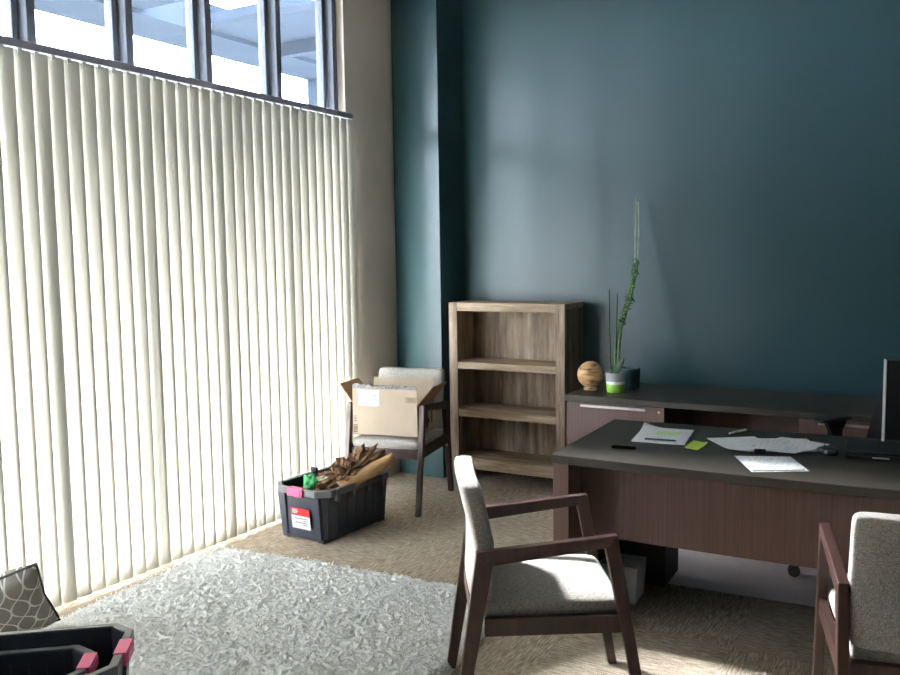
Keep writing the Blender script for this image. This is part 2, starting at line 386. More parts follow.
# ------------------------------------------------------------------ desk
dk = thing('desk', 'wide executive desk with dark grey-brown top and reddish brown front panel', 'desk', (-1.438, 3.276, 0), math.radians(2.2))
MB().prism([(1.83 * i / 24, -.030 * math.sin(PI * i / 24)) for i in range(25)] + [(1.83, .868), (0, .868)], .700, .735, 'z').build('top', M['lam_top'], dk, bevel=.002)
for x0, x1 in ((.004, .072), (1.758, 1.826)):
    MB().box(x0, x1, .012, .84, 0, .70).build('leg_panel', M['lam_v'], dk, bevel=.002)
MB().prism([(.072 + 1.686 * i / 24, .165 - .03 * math.sin(PI * i / 24)) for i in range(25)] + [(1.758 - 1.686 * i / 24, .185 - .03 * math.sin(PI * (24 - i) / 24)) for i in range(25)], .365, .70, 'z').build('front_panel', M['lam_v'], dk)
pd = MB().box(.085, .335, .56, .81, .03, .62).build('pedestal', M['ped'], dk, bevel=.003)
for z0, z1 in ((.44, .61), (.26, .43), (.05, .25)): MB().box(.089, .331, .81, .828, z0, z1).build('drawer_front', M['ped'], pd, bevel=.002)
g = [(.05 * math.cos(a) if abs(math.cos(a)) > 2 else (math.copysign(.036, math.cos(a)) + .016 * math.cos(a)), .020 * math.sin(a)) for a in np.linspace(0, 2 * PI, 24, endpoint=False)]
MB().prism(g, .735, .741, 'z', Matrix.Translation((.235, .24, 0)) @ Matrix.Rotation(.05, 4, 'Z')).build('cable_grommet', M['hole'], dk)

# ------------------------------------------------------------------ guest chairs
def make_chair(label):
    t = thing('armchair', label, 'chair', group='matching wooden guest chairs')
    w, th = .259, .032
    for s in (-1, 1):
        a, b = min(s * w, s * (w - th)), max(s * w, s * (w - th))
        MB().prism([(-.247, .617), (.205, .661), (.172, .621), (-.20, .572)], a, b).build('armrest', M['walnut'], t, bevel=.004)
        MB().prism([(.205, .661), (.318, 0), (.286, 0), (.166, .6205)], a, b).build('front_leg', M['walnut'], t, bevel=.004)
        MB().prism([(-.247, .617), (-.195, .5725), (-.298, 0), (-.332, 0)], a, b).build('rear_leg', M['walnut'], t, bevel=.004)
        MB().prism([(-.222, .338), (-.222, .397), (.216, .397), (.222, .338)], a + .004 * (s < 0) + .002, b - .004 * (s > 0) - .002).build('side_rail', M['walnut'], t, bevel=.003)
    MB().box(-w + th, w - th, .195, .222, .328, .385).build('front_rail', M['walnut'], t, bevel=.003)
    MB().box(-w + th, w - th, -.262, -.235, .34, .397).build('rear_rail', M['walnut'], t, bevel=.003)
    def sf(x, y, z):
        crown = .020 * (1 - (x / .23) ** 2) * (1 - ((y) / .24) ** 2)
        return (x, y - .004, z + .412 + (crown if z > 0 else 0))
    MB().super(.226, .236, .032, .35, .16, 16, 72, sf).build('seat', M['tweed'], t, smooth=True)
    def bf(x, y, z):
        zz = z + .632; lean = -.217 - max(0, zz - .60) * .215 - max(0, .60 - zz) * .10; sag = -.006 * (1 - (x / .23) ** 2) * max(0, z) / .18
        return (x, y + lean + .028 * (x / .23) ** 2 * .3, zz + sag)
    MB().super(.2268, .035, .197, .12, .30, 56, 80, bf).build('backrest', M['tweed'], t, smooth=True)
    return t
chair = make_chair('armchair facing the desk in front, beside the shag rug, seen from its side')
chair.location = (-1.228, 2.719, 0); chair.rotation_euler.z = -1.002
c2 = copy_tree(chair); c2.location = (-3.073, 4.593, 0); c2.rotation_euler.z = 3.341; c2['label'] = 'armchair holding the open cardboard box, between the blind and the bookcase'
c3 = copy_tree(chair); c3.location = (-.079, 2.922, 0); c3.rotation_euler.z = .239; c3['label'] = 'armchair seen from behind, cut by the frame, facing the desk below the monitor'

# cardboard box on the far chair
bx = thing('cardboard_box', 'open tan cardboard box with raised flaps on the armchair by the blind', 'box', (-3.073, 4.593, .461), 3.341)
z0, z1, zf = .004, .197, .292
w, ya, yb_ = .214, -.095, .212
b = MB(); t_ = .004
b.box(-w, w, yb_ - t_, yb_, z0, z1); b.box(-w, w, ya, ya + t_, z0, z1)
b.box(-w, -w + t_, ya + t_, yb_ - t_, z0, z1); b.box(w - t_, w, ya + t_, yb_ - t_, z0, z1); b.box(-w, w, ya, yb_, z0, z0 + t_)
b.build('body', M['card'], bx)
MB().box(-w, w, yb_ - t_, yb_ + .0005, z1, zf).build('front_flap', M['card'], bx)
tp = MB()
for i in range(44):
    x = -w + i * 2 * w / 44; h = .014 + random.uniform(0, .012) + .006 * (i > 30)
    tp.box(x, x + 2 * w / 44, yb_ - .004, yb_ - .0005, zf, zf + h)
tp.build('torn_edge', M['torn'], bx)['label'] = 'ragged grey torn edge'
MB().prism([(-w, z1), (w, z1), (w - .01, z1 + .125), (-w + .01, z1 + .125)], -.002, .002, 'y', Matrix.Translation((0, ya, 0)) @ Matrix.Translation((0, 0, z1)) @ Matrix.Rotation(.08, 4, 'X') @ Matrix.Translation((0, 0, -z1))).build('rear_flap', M['card'], bx)
for s, ang in ((-1, 40), (1, 38)):
    mt = Matrix.Translation((s * w, 0, z1)) @ Matrix.Rotation(s * math.radians(ang), 4, 'Y')
    MB().prism([(ya + .006, 0), (yb_ - .004, 0), (yb_ - .012, .150), (ya + .02, .150)], -.002, .002, 'x', mt).build('side_flap', M['card_in'], bx)
MB().box(.035, .176, yb_, yb_ + .0012, .184, .284).build('shipping_label', M['white'], bx)['label'] = 'white shipping label'
pr = MB()
for x0, x1, za, zb in ((.196, .204, .02, .024), (.185, .209, .018, .022), (.185, .209, .062, .066), (.185, .188, .022, .062), (.206, .209, .022, .062), (.192, .195, .028, .056), (.199, .202, .028, .056),
                       (.19, .205, .085, .092), (.19, .205, .1, .107), (.19, .205, .115, .12), (-.206, -.14, .214, .217), (-.206, -.14, .243, .246), (-.206, -.203, .214, .246), (-.143, -.14, .214, .246)):
    pr.box(x0, x1, yb_, yb_ + .001, za, zb)
for i in range(7): pr.box(-.197 + i * .007, -.193 + i * .007, yb_, yb_ + .001, .22, .241)
for i in range(6): pr.box(.05 + (i % 2) * .05, .085 + (i % 2) * .05, yb_ + .0012, yb_ + .0016, .203 + (i // 2) * .024, .2055 + (i // 2) * .024)
pr.build('printed_marks', M['ink'], bx)
sm = MB()
sm.box(-w - .001, -w, .03, .06, .03, .17); sm.box(-w - .001, -w, .0, .09, .06, .085); sm.box(-w - .001, -w, .1, .13, .05, .15); sm.box(-w - .001, -w, -.05, -.03, .05, .16)
sm.build('side_print', M['ink'], bx)

# ------------------------------------------------------------------ crates
def make_crate(label, L, Wd, H, inset=.045, handle_at=(0,)):
    t = thing('storage_crate', label, 'crate')
    hl, hw = L / 2, Wd / 2
    def ring(a, b, z, ch): return [(a - ch, -b, z), (a, -b + ch, z), (a, b - ch, z), (a - ch, b, z), (-a + ch, b, z), (-a, b - ch, z), (-a, -b + ch, z), (-a + ch, -b, z)]
    def loft(rings, caps=(True, True)):
        v = [p for r in rings for p in r]; f = []
        for i in range(len(rings) - 1):
            for k in range(8): f.append((i * 8 + k, i * 8 + (k + 1) % 8, (i + 1) * 8 + (k + 1) % 8, (i + 1) * 8 + k))
        if caps[0]: f.append(tuple(range(8))[::-1])
        if caps[1]: f.append(tuple(range((len(rings) - 1) * 8, len(rings) * 8)))
        return v, f
    r = .026
    b = MB(); o1 = ring(hl - inset, hw - inset, .008, .03); o2 = ring(hl - r, hw - r, H - .02, .05); i2 = ring(hl - r - .004, hw - r - .004, H - .004, .05); i1 = ring(hl - inset - .004, hw - inset - .004, .014, .03)
    v, f = loft([o1, o2, i2, i1]); b._add(v, f)
    for sx in (-1, 1):
        for sy in (-1, 1): b.box(sx * (hl - inset - .03) - .028, sx * (hl - inset - .03) + .028, sy * (hw - inset - .025) - .022, sy * (hw - inset - .025) + .022, 0, .02)
    body = b.build('body', M['crate'], t, bevel=.003)
    rb = MB(); ro = ring(hl, hw, H, .065); rl = ring(hl, hw, H - .038, .065); ri = ring(hl - r, hw - r, H, .05); rm = ring(hl - .004, hw - .004, H - .038, .063)
    v, f = loft([rm, rl, ro, ri, ring(hl - r, hw - r, H - .03, .05)], (False, False)); rb._add(v, f)
    for sy in (-1, 1):
        for x in np.linspace(-hl * .62, hl * .62, 4): rb.box(x - .012, x + .012, sy * hw - .012 * (sy > 0) - .006, sy * hw + .012 * (sy < 0) + .006, H - .07, H - .002)
    rb.build('rim', M['rim'], t, bevel=.003)
    for sy in (-1, 1):
        for x in np.linspace(-hl * .75, hl * .75, 7):
            rib = MB(); rib._add([(x - .006, sy * (hw - inset + .004), .03), (x + .006, sy * (hw - inset + .004), .03), (x + .006, sy * (hw - r + .005), H - .04), (x - .006, sy * (hw - r + .005), H - .04),
                      (x - .006, sy * (hw - inset - .008), .03), (x + .006, sy * (hw - inset - .008), .03), (x + .006, sy * (hw - r - .008), H - .04), (x - .006, sy * (hw - r - .008), H - .04)],
                     [(0, 1, 2, 3), (7, 6, 5, 4), (0, 3, 7, 4), (1, 5, 6, 2), (3, 2, 6, 7), (0, 4, 5, 1)]); rib.build('rib', M['crate'], t)
    for sx in (-1, 1):
        for y in (-hw * .62, hw * .62):
            rib = MB(); rib._add([(sx * (hl - inset + .008), y - .02, .02), (sx * (hl - inset + .008), y + .02, .02), (sx * (hl - r + .012), y + .026, H - .04), (sx * (hl - r + .012), y - .026, H - .04),
                      (sx * (hl - inset - .01), y - .02, .02), (sx * (hl - inset - .01), y + .02, .02), (sx * (hl - r - .01), y + .026, H - .04), (sx * (hl - r - .01), y - .026, H - .04)],
                     [(0, 1, 2, 3), (7, 6, 5, 4), (0, 3, 7, 4), (1, 5, 6, 2), (3, 2, 6, 7), (0, 4, 5, 1)]); rib.build('rib', M['crate'], t)
    for sx in (-1, 1):
        h = MB().box(min(sx * (hl - .03), sx * (hl + .012)), max(sx * (hl - .03), sx * (hl + .012)), -.055, .055, H - .042, H + .003)
        h.box(min(sx * (hl + .012), sx * (hl + .016)), max(sx * (hl + .012), sx * (hl + .016)), -.046, .046, H - .034, H - .004)
        h.build('latch', M['pink'], t, bevel=.004)['label'] = 'pink latch handle'
    return t
crate = make_crate('dark grey crate full of crumpled paper on the carpet beside the blind', .63, .405, .30)
crate.location = (-3.095, 3.95, 0); crate.rotation_euler.z = math.radians(-94)
lb = Matrix.Translation((.29, -.005, .0)) @ Matrix.Rotation(math.radians(8), 4, 'Y')
MB().box(-.0005, .0012, -.055, .083, .070, .188, Matrix.Translation((.283, 0, 0)) @ Matrix.Rotation(math.radians(5), 4, 'Y')).build('address_label', M['white'], crate)['label'] = 'white label with red header'
MB().box(.0012, .002, -.0555, .0835, .146, .189, Matrix.Translation((.283, 0, 0)) @ Matrix.Rotation(math.radians(5), 4, 'Y')).build('label_header', M['red'], crate)['label'] = 'red label header'
lt = MB()
for z, w_ in ((.181, .04), (.172, .045), (.163, .036)): lt.box(.002, .0026, -.046, -.046 + w_, z - .005, z, Matrix.Translation((.283, 0, 0)) @ Matrix.Rotation(math.radians(5), 4, 'Y'))
lt.build('header_lettering', M['white'], crate)
l2 = MB()
for i, z in enumerate((.128, .116, .104, .092)): l2.box(.0012, .002, -.03 + .06 * (i % 2), .06, z, z + .003, Matrix.Translation((.283, 0, 0)) @ Matrix.Rotation(math.radians(5), 4, 'Y'))
l2.build('label_lettering', M['ink'], crate)

big = make_crate('large dark crate on the shag rug holding a smaller crate, beside the patterned pillow', .62, .40, .29)
big.location = (-2.515, 1.612, 0.033); big.rotation_euler.z = math.radians(40)
small = make_crate('smaller dark crate nested inside the larger crate near the pillow', .44, .27, .235, .035)
small.location = (-2.535, 1.600, .049); small.rotation_euler.z = math.radians(40)

# crumpled things inside the crate
def blob(a, b, c, amp, seed, freq=6, sub=4, e=1.0, mat=None):
    bm = bmesh.new(); bmesh.ops.create_icosphere(bm, subdivisions=sub, radius=1)
    from mathutils import noise
    for v_ in bm.verts:
        d = v_.co.copy(); q = Vector((d.x * a, d.y * b, d.z * c))
        nn = noise.turbulence(q * freq + Vector((seed, 0, 0)), 4, True, noise_basis='VORONOI_F1')
        v_.co = q * (1 + amp * (nn - .6))
    m_ = MB(); m_.bm.free(); m_.bm = bm
    if mat is not None: bmesh.ops.transform(bm, matrix=mat, verts=bm.verts)
    return m_
cb = blob(.100, .235, .090, .62, 3, 15, 5).build('crumpled_bag', M['bag'], None)
cb.location = (-3.0, 3.96, .318); cb.rotation_euler = (math.radians(22), math.radians(-10), math.radians(-22)); tag(cb, 'crumpled dark brown paper bag heaped in the crate of paper', 'paper')
# curled tan sheet leaning out of the crate
sh = MB(); N1, N2 = 16, 8; v = []
for i in range(N1 + 1):
    s = i / N1
    for j in range(N2 + 1):
        q = j / N2 - .5; v.append((.10 * q * (1 - .25 * s) + .004 * math.sin(9 * s + 5 * q), s * .36, .02 * s * s - .045 * (2 * q) ** 2 * (.5 + .5 * s) + .004 * math.sin(14 * s + 3 * q)))
sh._add(v, [(i * (N2 + 1) + j, i * (N2 + 1) + j + 1, (i + 1) * (N2 + 1) + j + 1, (i + 1) * (N2 + 1) + j) for i in range(N1) for j in range(N2)])
so = sh.build('kraft_paper', M['tan'], None, smooth=True); so.modifiers.new('thickness', 'SOLIDIFY').thickness = .004
so.location = (-2.955, 3.815, .297); so.rotation_euler = (math.radians(24), math.radians(34), math.radians(-14)); tag(so, 'tan kraft paper sheet curling over the crate edge towards the armchair', 'paper')
g_ = blob(.045, .05, .05, .5, 9, 14, 4).build('green_bag', M['greenp'], None, smooth=True); g_.location = (-3.135, 3.79, .295); tag(g_, 'bright green plastic bag at the near end of the crate of paper', 'bag')
cc = blob(.07, .07, .04, .6, 17, 10, 4).build('cream_cloth', M['cream_cloth'], None); cc.location = (-3.07, 3.86, .30); cc.rotation_euler.z = .4; tag(cc, 'crumpled cream paper beside the green bag in the crate', 'paper')
nz = thing('spray_nozzle', 'small black nozzle poking up at the crate edge nearest the blind', 'bottle', (-3.235, 3.93, .17))
MB().lathe([(.02, 0), (.022, .1), (.012, .13), (.011, .15)], 16).build('bottle', M['black'], nz, smooth=True)
MB().box(-.012, .035, -.01, .01, .15, .175).box(.02, .028, -.006, .006, .12, .15).build('nozzle', M['black'], nz, bevel=.004)

# ------------------------------------------------------------------ rug
rg = thing('shag_rug', 'thick off-white shag rug on the carpet along the blind', 'rug', (-3.40, 3.345, 0), math.radians(4.5))
RL, RW = 1.735, 2.25
nx, ny = 60, 76; v = []
for i in range(nx + 1):
    for j in range(ny + 1):
        x, y = RL * i / nx, -RW * j / ny
        ex = .012 * math.sin(7 * y + 1) * (1 if i in (0, nx) else 0); ey = .012 * math.sin(8 * x) * (1 if j in (0, ny) else 0)
        v.append((x + ex, y + ey, .002 if (i in (0, nx) or j in (0, ny)) else .012))
rb = MB(); rb._add(v, [(i * (ny + 1) + j, i * (ny + 1) + j + 1, (i + 1) * (ny + 1) + j + 1, (i + 1) * (ny + 1) + j) for i in range(nx) for j in range(ny)])
rb.build('rug_backing', M['rug_b'], rg, smooth=True)
def vnoise(x, y, cell, seed):
    g = np.random.default_rng(seed).random((400, 400)); X, Y = x / cell, y / cell
    i, j = np.floor(X).astype(int), np.floor(Y).astype(int); u, w_ = X - i, Y - j; u = u * u * (3 - 2 * u); w_ = w_ * w_ * (3 - 2 * w_)
    f = lambda a_, b_: g[(i + a_) % 400, (j + b_) % 400]
    return (f(0, 0) * (1 - u) + f(1, 0) * u) * (1 - w_) + (f(0, 1) * (1 - u) + f(1, 1) * u) * w_
def pile_h(x, y):
    wx = x + .02 * vnoise(x, y, .05, 5); wy = y + .02 * vnoise(x, y, .05, 6)
    n1 = 1 - np.abs(2 * vnoise(wx + .4 * wy, wy * 1.5, .032, 1) - 1); n2 = vnoise(wx * 1.3, wy, .012, 2); n3 = vnoise(x, y, .16, 3)
    return .008 + .016 * n1 + .006 * n2 + .006 * n3
st = .0062; gx, gy = int(RL / st), int(RW / st)
X, Y = np.meshgrid(np.linspace(0, RL, gx + 1), -np.linspace(0, RW, gy + 1), indexing='ij')
edge = np.minimum.reduce([X, RL - X, -Y, RW + Y]); wob = .010 * np.sin(Y * 9) * np.sin(X * 7 + 1)
Xw = X + wob * (edge < .02) + rng.normal(0, .0012, X.shape); Yw = Y + wob * (edge < .02) + rng.normal(0, .0012, X.shape)
Z = pile_h(X, Y) * np.clip(edge / .018, .12, 1) ** .5
V1 = np.stack([Xw, Yw, Z], -1).reshape(-1, 3); idx = np.arange((gx + 1) * (gy + 1)).reshape(gx + 1, gy + 1)
q0 = np.stack([idx[:-1, :-1], idx[:-1, 1:], idx[1:, 1:], idx[1:, :-1]], -1).reshape(-1, 4)
t1 = np.concatenate([q0[:, [0, 1, 2]], q0[:, [0, 2, 3]]])
NT_ = 26000
px = rng.uniform(.004, RL - .004, NT_); py = -rng.uniform(.002, .998, NT_) * RW
lean_a = 2.2 * np.sin(px * 5.1 + 1.3 * np.sin(py * 4.3)) + 1.8 * np.sin(py * 6.3 + px * 3) + rng.normal(0, 1.1, NT_)
ln = rng.uniform(.014, .030, NT_); rr = rng.uniform(.0016, .0030, NT_); dx, dy = np.cos(lean_a), np.sin(lean_a)
V = np.zeros((NT_, 7, 3)); tw = rng.uniform(0, 6.28, NT_); h0 = pile_h(px, py); tx, ty = px + dx * ln, py + dy * ln
for ring, (fo, dz) in enumerate(((0, -.002), (.5, .0045))):
    for k in range(3):
        a = tw + 2 * PI * k / 3
        V[:, ring * 3 + k, 0] = px + dx * ln * fo - dy * np.cos(a) * rr; V[:, ring * 3 + k, 1] = py + dy * ln * fo + dx * np.cos(a) * rr
        V[:, ring * 3 + k, 2] = h0 + dz + np.sin(a) * rr
V[:, 6, 0] = tx; V[:, 6, 1] = ty; V[:, 6, 2] = pile_h(tx, ty) * np.where((tx < 0) | (tx > RL) | (ty > 0) | (ty < -RW), .3, 1) + .001
base = (np.arange(NT_) * 7)[:, None] + len(V1)
tris = np.concatenate([t1] + [base + np.array([[a, (a + 1) % 3, 3 + (a + 1) % 3]]) for a in range(3)] + [base + np.array([[a, 3 + (a + 1) % 3, 3 + a]]) for a in range(3)] + [base + np.array([[3 + a, 3 + (a + 1) % 3, 6]]) for a in range(3)])
VV = np.concatenate([V1, V.reshape(-1, 3)])
me = bpy.data.meshes.new('pile'); me.vertices.add(len(VV)); me.vertices.foreach_set('co', VV.reshape(-1))
me.loops.add(len(tris) * 3); me.loops.foreach_set('vertex_index', tris.reshape(-1).astype(np.int32)); me.polygons.add(len(tris))
me.polygons.foreach_set('loop_start', (np.arange(len(tris)) * 3).astype(np.int32)); me.polygons.foreach_set('loop_total', np.full(len(tris), 3, np.int32))
me.update(); me.validate()
t = NT('rug_pile'); nz_ = t.noise(t.coord(), 70, 4, .7); t.base(t.ramp(nz_, [(.3, (.76, .76, .75, 1)), (.65, (.95, .95, .94, 1))])); me.materials.append(t.set(.9, .1))
pl = bpy.data.objects.new('pile', me); COL.objects.link(pl); pl.parent = rg; pl['kind'] = 'stuff'

# ------------------------------------------------------------------ pillow
pw = thing('throw_pillow', 'grey throw pillow with pale lattice pattern leaning by the blind behind the crates', 'pillow', (-3.27, 2.03, .03))
pw.rotation_euler = Euler((0, 0, 0))
A = .165
def pil(nu=28):
    b = MB(); v = []; idx = {}
    for sgn in (1, -1):
        for i in range(nu + 1):
            for j in range(nu + 1):
                a, c = i / nu * 2 - 1, j / nu * 2 - 1
                pin = 1 - .10 * (1 - abs(c)) * abs(a) ** 3 ; pin2 = 1 - .10 * (1 - abs(a)) * abs(c) ** 3
                h = .095 * (max(0, (1 - a * a) * (1 - c * c))) ** .42
                v.append((a * A * pin, sgn * h, c * A * pin2))
    m = nu + 1; f = []
    for s_ in range(2):
        for i in range(nu):
            for j in range(nu): q = s_ * m * m + i * m + j; f.append((q, q + 1, q + m + 1, q + m))
    b._add(v, f); bmesh.ops.remove_doubles(b.bm, verts=b.bm.verts, dist=1e-6); return b
PM = Matrix.Translation((0, 0, .150)) @ Matrix.Rotation(math.radians(58), 4, 'Z') @ Matrix.Rotation(math.radians(24), 4, 'X') @ Matrix.Rotation(math.radians(-14), 4, 'Y')
po = pil().build('cover', M['lattice'], pw, smooth=True); po.matrix_local = PM
pts = []
for e in range(4):
    for i in range(20):
        a = i / 20 * 2 - 1; c = 1; pin = 1 - .10 * (1 - abs(a)) * 1
        p = {0: (a, 1), 1: (1, -a), 2: (-a, -1), 3: (-1, a)}[e]
        x, z = (p[0] * A, p[1] * A * pin) if e in (0, 2) else (p[0] * A * pin, p[1] * A)
        pts.append((x, 0, z))
pts.append(pts[0]); pi_ = MB().tube(pts, .006, 6, cap=False).build('piping', M['pipe'], pw, smooth=True); pi_.matrix_local = PM

# ------------------------------------------------------------------ bin under the desk
bn = thing('waste_bin', 'small off-white waste bin on the floor under the desk, behind the chair leg', 'bin', (-1.288, 3.738, 0), math.radians(4))
b = MB(); q = lambda a, z, r=.0: [(-a, -a, z), (a, -a, z), (a, a, z), (-a, a, z)]
rings = [q(.078, 0), q(.088, .168), q(.084, .168), q(.075, .006)]
v = [p for r in rings for p in r]; b._add(v, [(i * 4 + k, i * 4 + (k + 1) % 4, i * 4 + 4 + (k + 1) % 4, i * 4 + 4 + k) for i in range(3) for k in range(4)] + [(3, 2, 1, 0), (12, 13, 14, 15)])
b.build('bin_body', M['white'], bn, bevel=.004)
# ------------------------------------------------------------------ chair mat and office chair
mt = MB().box(-.62, .62, -.30, .40, .0, .004).build('chair_mat', M['mat'], None, bevel=.001); mt.location = (-.66, 4.30, .001); mt.rotation_euler.z = .05
tag(mt, 'pale lavender-grey chair mat on the carpet between desk and credenza', 'mat')
oc = thing('office_chair', 'black office chair with T-shaped armrest behind the desk, turned sideways', 'chair', (-.30, 4.425, .005), math.radians(147))
MB().tube([(0, 0, .07), (0, 0, .36)], [.028, .022], 16).build('gas_lift', M['black'], oc, smooth=True)
for i in range(5):
    a = 2 * PI * i / 5 + 3.375 - math.radians(147); c_, s_ = math.cos(a), math.sin(a)
    lg = MB().tube([(0, 0, .11), (.18 * c_, .18 * s_, .095), (.355 * c_, .355 * s_, .075)], [.024, .02, .015], 8).build('base_leg', M['black'], oc, smooth=True)
    cs = MB()
    for d in (-1, 1): cs.lathe([(.008, -.008), (.026, -.008), (.028, 0), (.026, .008), (.008, .008)], 20, Matrix.Translation((.355 * c_ - d * .014 * s_, .355 * s_ + d * .014 * c_, .028)) @ Matrix.Rotation(a, 4, 'Z') @ Matrix.Rotation(PI / 2, 4, 'X'))
    cs.tube([(.355 * c_, .355 * s_, .05), (.355 * c_, .355 * s_, .08)], .008, 8).build('caster', M['black'], lg)
MB().super(.195, .225, .045, .4, .3, 12, 40, lambda x, y, z: (x, y + .02, z + .44)).build('seat', M['mesh_black'], oc, smooth=True)
MB().super(.22, .035, .24, .4, .35, 24, 40, lambda x, y, z: (x * (.74 - .62 * z) - .03, y - .115 - (z + .3) * .22 + .04 * (x / .22) ** 2, z + .76)).build('backrest', M['mesh_black'], oc, smooth=True)
MB().tube([(0, -.05, .40), (0, -.18, .42), (0, -.215, .60)], .022, 8).build('back_support', M['black'], oc, smooth=True)
for s in (-1, 1):
    ar = MB().super(.045, .115, .014, .6, .6, 10, 28, lambda x, y, z: (x + s * .225, y + .035, z + .752 - .006 * (y / .1) ** 2)).build('armrest', M['black'], oc, smooth=True)
    MB().prism([(-.02, .42), (.06, .42), (.062, .69), (.10, .745), (-.06, .745), (-.018, .69)], s * .225 - .014, s * .225 + .014).build('arm_post', M['black'], ar, bevel=.005)
    MB().box(min(s * .12, s * .225), max(s * .12, s * .225), .0, .05, .395, .42).build('arm_bracket', M['black'], ar, bevel=.004)

# ------------------------------------------------------------------ things on the desk
ZD = .735
def sheet(name, mat, pts, z, curl=None, lift=0.0, th=.0006, label=None, cat='paper', group=None, N=10):
    (ax, ay), (bx_, by), (cx, cy), (dx_, dy_) = pts; ox, oy = sum(p[0] for p in pts) / 4, sum(p[1] for p in pts) / 4
    v = []; 
    for i in range(N + 1):
        for j in range(N + 1):
            s, q_ = i / N, j / N
            x = (1 - s) * (1 - q_) * ax + s * (1 - q_) * bx_ + s * q_ * cx + (1 - s) * q_ * dx_; y = (1 - s) * (1 - q_) * ay + s * (1 - q_) * by + s * q_ * cy + (1 - s) * q_ * dy_
            zz = lift * (s - .5) ** 2
            if curl: zz += curl[2] * max(0, 1 - math.hypot(s - curl[0], q_ - curl[1]) / .45) ** 2
            v.append((x - ox, y - oy, zz + .0003))
    n1 = N + 1; m_ = len(v); v += [(a, b_, c + th) for a, b_, c in v]
    f = [(i * n1 + j, (i + 1) * n1 + j, (i + 1) * n1 + j + 1, i * n1 + j + 1) for i in range(N) for j in range(N)]
    f2 = [tuple(m_ + k for k in q_[::-1]) for q_ in f]; bd = [i * n1 for i in range(N)] + [N * n1 + j for j in range(N)] + [(N - i) * n1 + N for i in range(N)] + [N - j for j in range(N)]
    fs = [(bd[i], bd[(i + 1) % len(bd)], m_ + bd[(i + 1) % len(bd)], m_ + bd[i]) for i in range(len(bd))]
    b = MB(); b._add(v, f + f2 + fs); o = b.build(name, mat, None, smooth=False); o.location = (ox, oy, z)
    if label: tag(o, label, cat, group)
    return o
def rot_rect(cx, cy, w, h, ang):
    c, s = math.cos(ang), math.sin(ang)
    return [(cx + c * x - s * y, cy + s * x + c * y) for x, y in ((-w / 2, -h / 2), (w / 2, -h / 2), (w / 2, h / 2), (-w / 2, h / 2))]
p1 = [(-1.225, 3.665), (-1.000, 3.690), (-1.040, 4.005), (-1.270, 3.985)]
sheet('paper_stack', M['paper'], p1, ZD + .0002, th=.006, label='paper stack with curled corner and green note, left end of the desk', curl=(0, 1, .022))
sheet('sticky_note', plain('faded_green_note', srgb(206, 228, 184), .7, .2, var=.03), rot_rect(-1.125, 3.865, .10, .085, .1), ZD + .0066, th=.0005, label='pale green note lying on the paper stack', cat='note')
sheet('sticky_note', M['green_note'], [(-.985, 3.640), (-.925, 3.616), (-.918, 3.758), (-.985, 3.790)], ZD + .0002, th=.004, label='yellow-green sticky note pad on the bare desk top between paper piles', cat='note', curl=(1, 1, .006))
pn0 = thing('pen', 'dark pen lying along the front edge of the left paper stack', 'pen', (-1.11, 3.705, ZD + .0115), .12)
MB().tube([(-.065, 0, 0), (.06, 0, 0), (.07, 0, 0)], [.0042, .0042, .001], 10).build('barrel', plain('navy_pen', srgb(34, 42, 66), .35, .5), pn0, smooth=True)
pn1 = thing('pen', 'white pen lying behind the loose paper pile on the desk', 'pen', (-.856, 4.06, ZD + .0052), 1.2)
MB().tube([(-.065, 0, 0), (.06, 0, 0), (.07, 0, 0)], [.005, .005, .0012], 10).build('barrel', M['white'], pn1, smooth=True)
MB().tube([(-.03, 0, .001), (-.012, 0, .001)], .0054, 10).build('grip', M['green_note'], pn1, smooth=True)
sheet('paper_sheet', M['paper_t'], rot_rect(-.66, 3.86, .33, .25, .42), ZD + .0004, th=.003, lift=.0, label='white printed papers at the bottom of the loose pile, middle of the desk')
sheet('paper_sheet', M['paper'], rot_rect(-.775, 3.80, .215, .28, .62), ZD + .0038, th=.0025, label='white sheets turned to the left on top of the loose pile', curl=(0, 0, .012))
sheet('paper_sheet', M['paper_t'], rot_rect(-.605, 3.845, .215, .28, -.35), ZD + .0066, th=.0015, label='topmost white sheet of the loose pile, nearest the mouse', curl=(1, 0, .006))
bc = thing('binder_clip', 'black binder clip on the near edge of the loose paper pile', 'clip', (-.69, 3.69, ZD + .001), .25)
MB().prism([(-.02, 0), (.016, 0), (.016, .004), (-.02, .018)], -.022, .022).build('jaw', M['black'], bc, bevel=.001)
MB().tube([(-.012, -.02, .012), (-.012, -.05, .006), (.012, -.05, .006), (.012, -.02, .012)], .0014, 6).build('wire_handle', M['black'], bc, smooth=True)
sheet('paper_sheet', M['paper_t'], [(-.652, 3.338), (-.466, 3.446), (-.566, 3.662), (-.767, 3.580)], ZD + .0002, th=.0008, label='single printed sheet with black bar, nearest the front edge of the desk')
bar = sheet('black_bar', M['black'], [(-.648, 3.350), (-.478, 3.449), (-.484, 3.459), (-.655, 3.361)], ZD + .00125, th=.0002)
shp = [o for o in COL.objects if o.name.startswith('paper_sheet')][-1]
bar.parent = shp; bar.location = bar.location - shp.location; bar.name = 'printed_bar'
ms = thing('computer_mouse', 'dark glossy computer mouse beside the loose papers on the desk', 'mouse', (-.447, 3.80, ZD), .5)
MB().super(.034, .056, .021, .8, .75, 16, 32, lambda x, y, z: (x, y, max(z, -.004) * (1 - .25 * (y / .056)) + .006)).build('shell', plain('mouse_blue_grey', srgb(34, 38, 48), .18, .6), ms, smooth=True)
MB().lathe([(.006, -.003), (.008, 0), (.006, .003)], 14, Matrix.Translation((0, .028, .022)) @ Matrix.Rotation(PI / 2, 4, 'Y')).build('scroll_wheel', M['black'], ms, smooth=True)
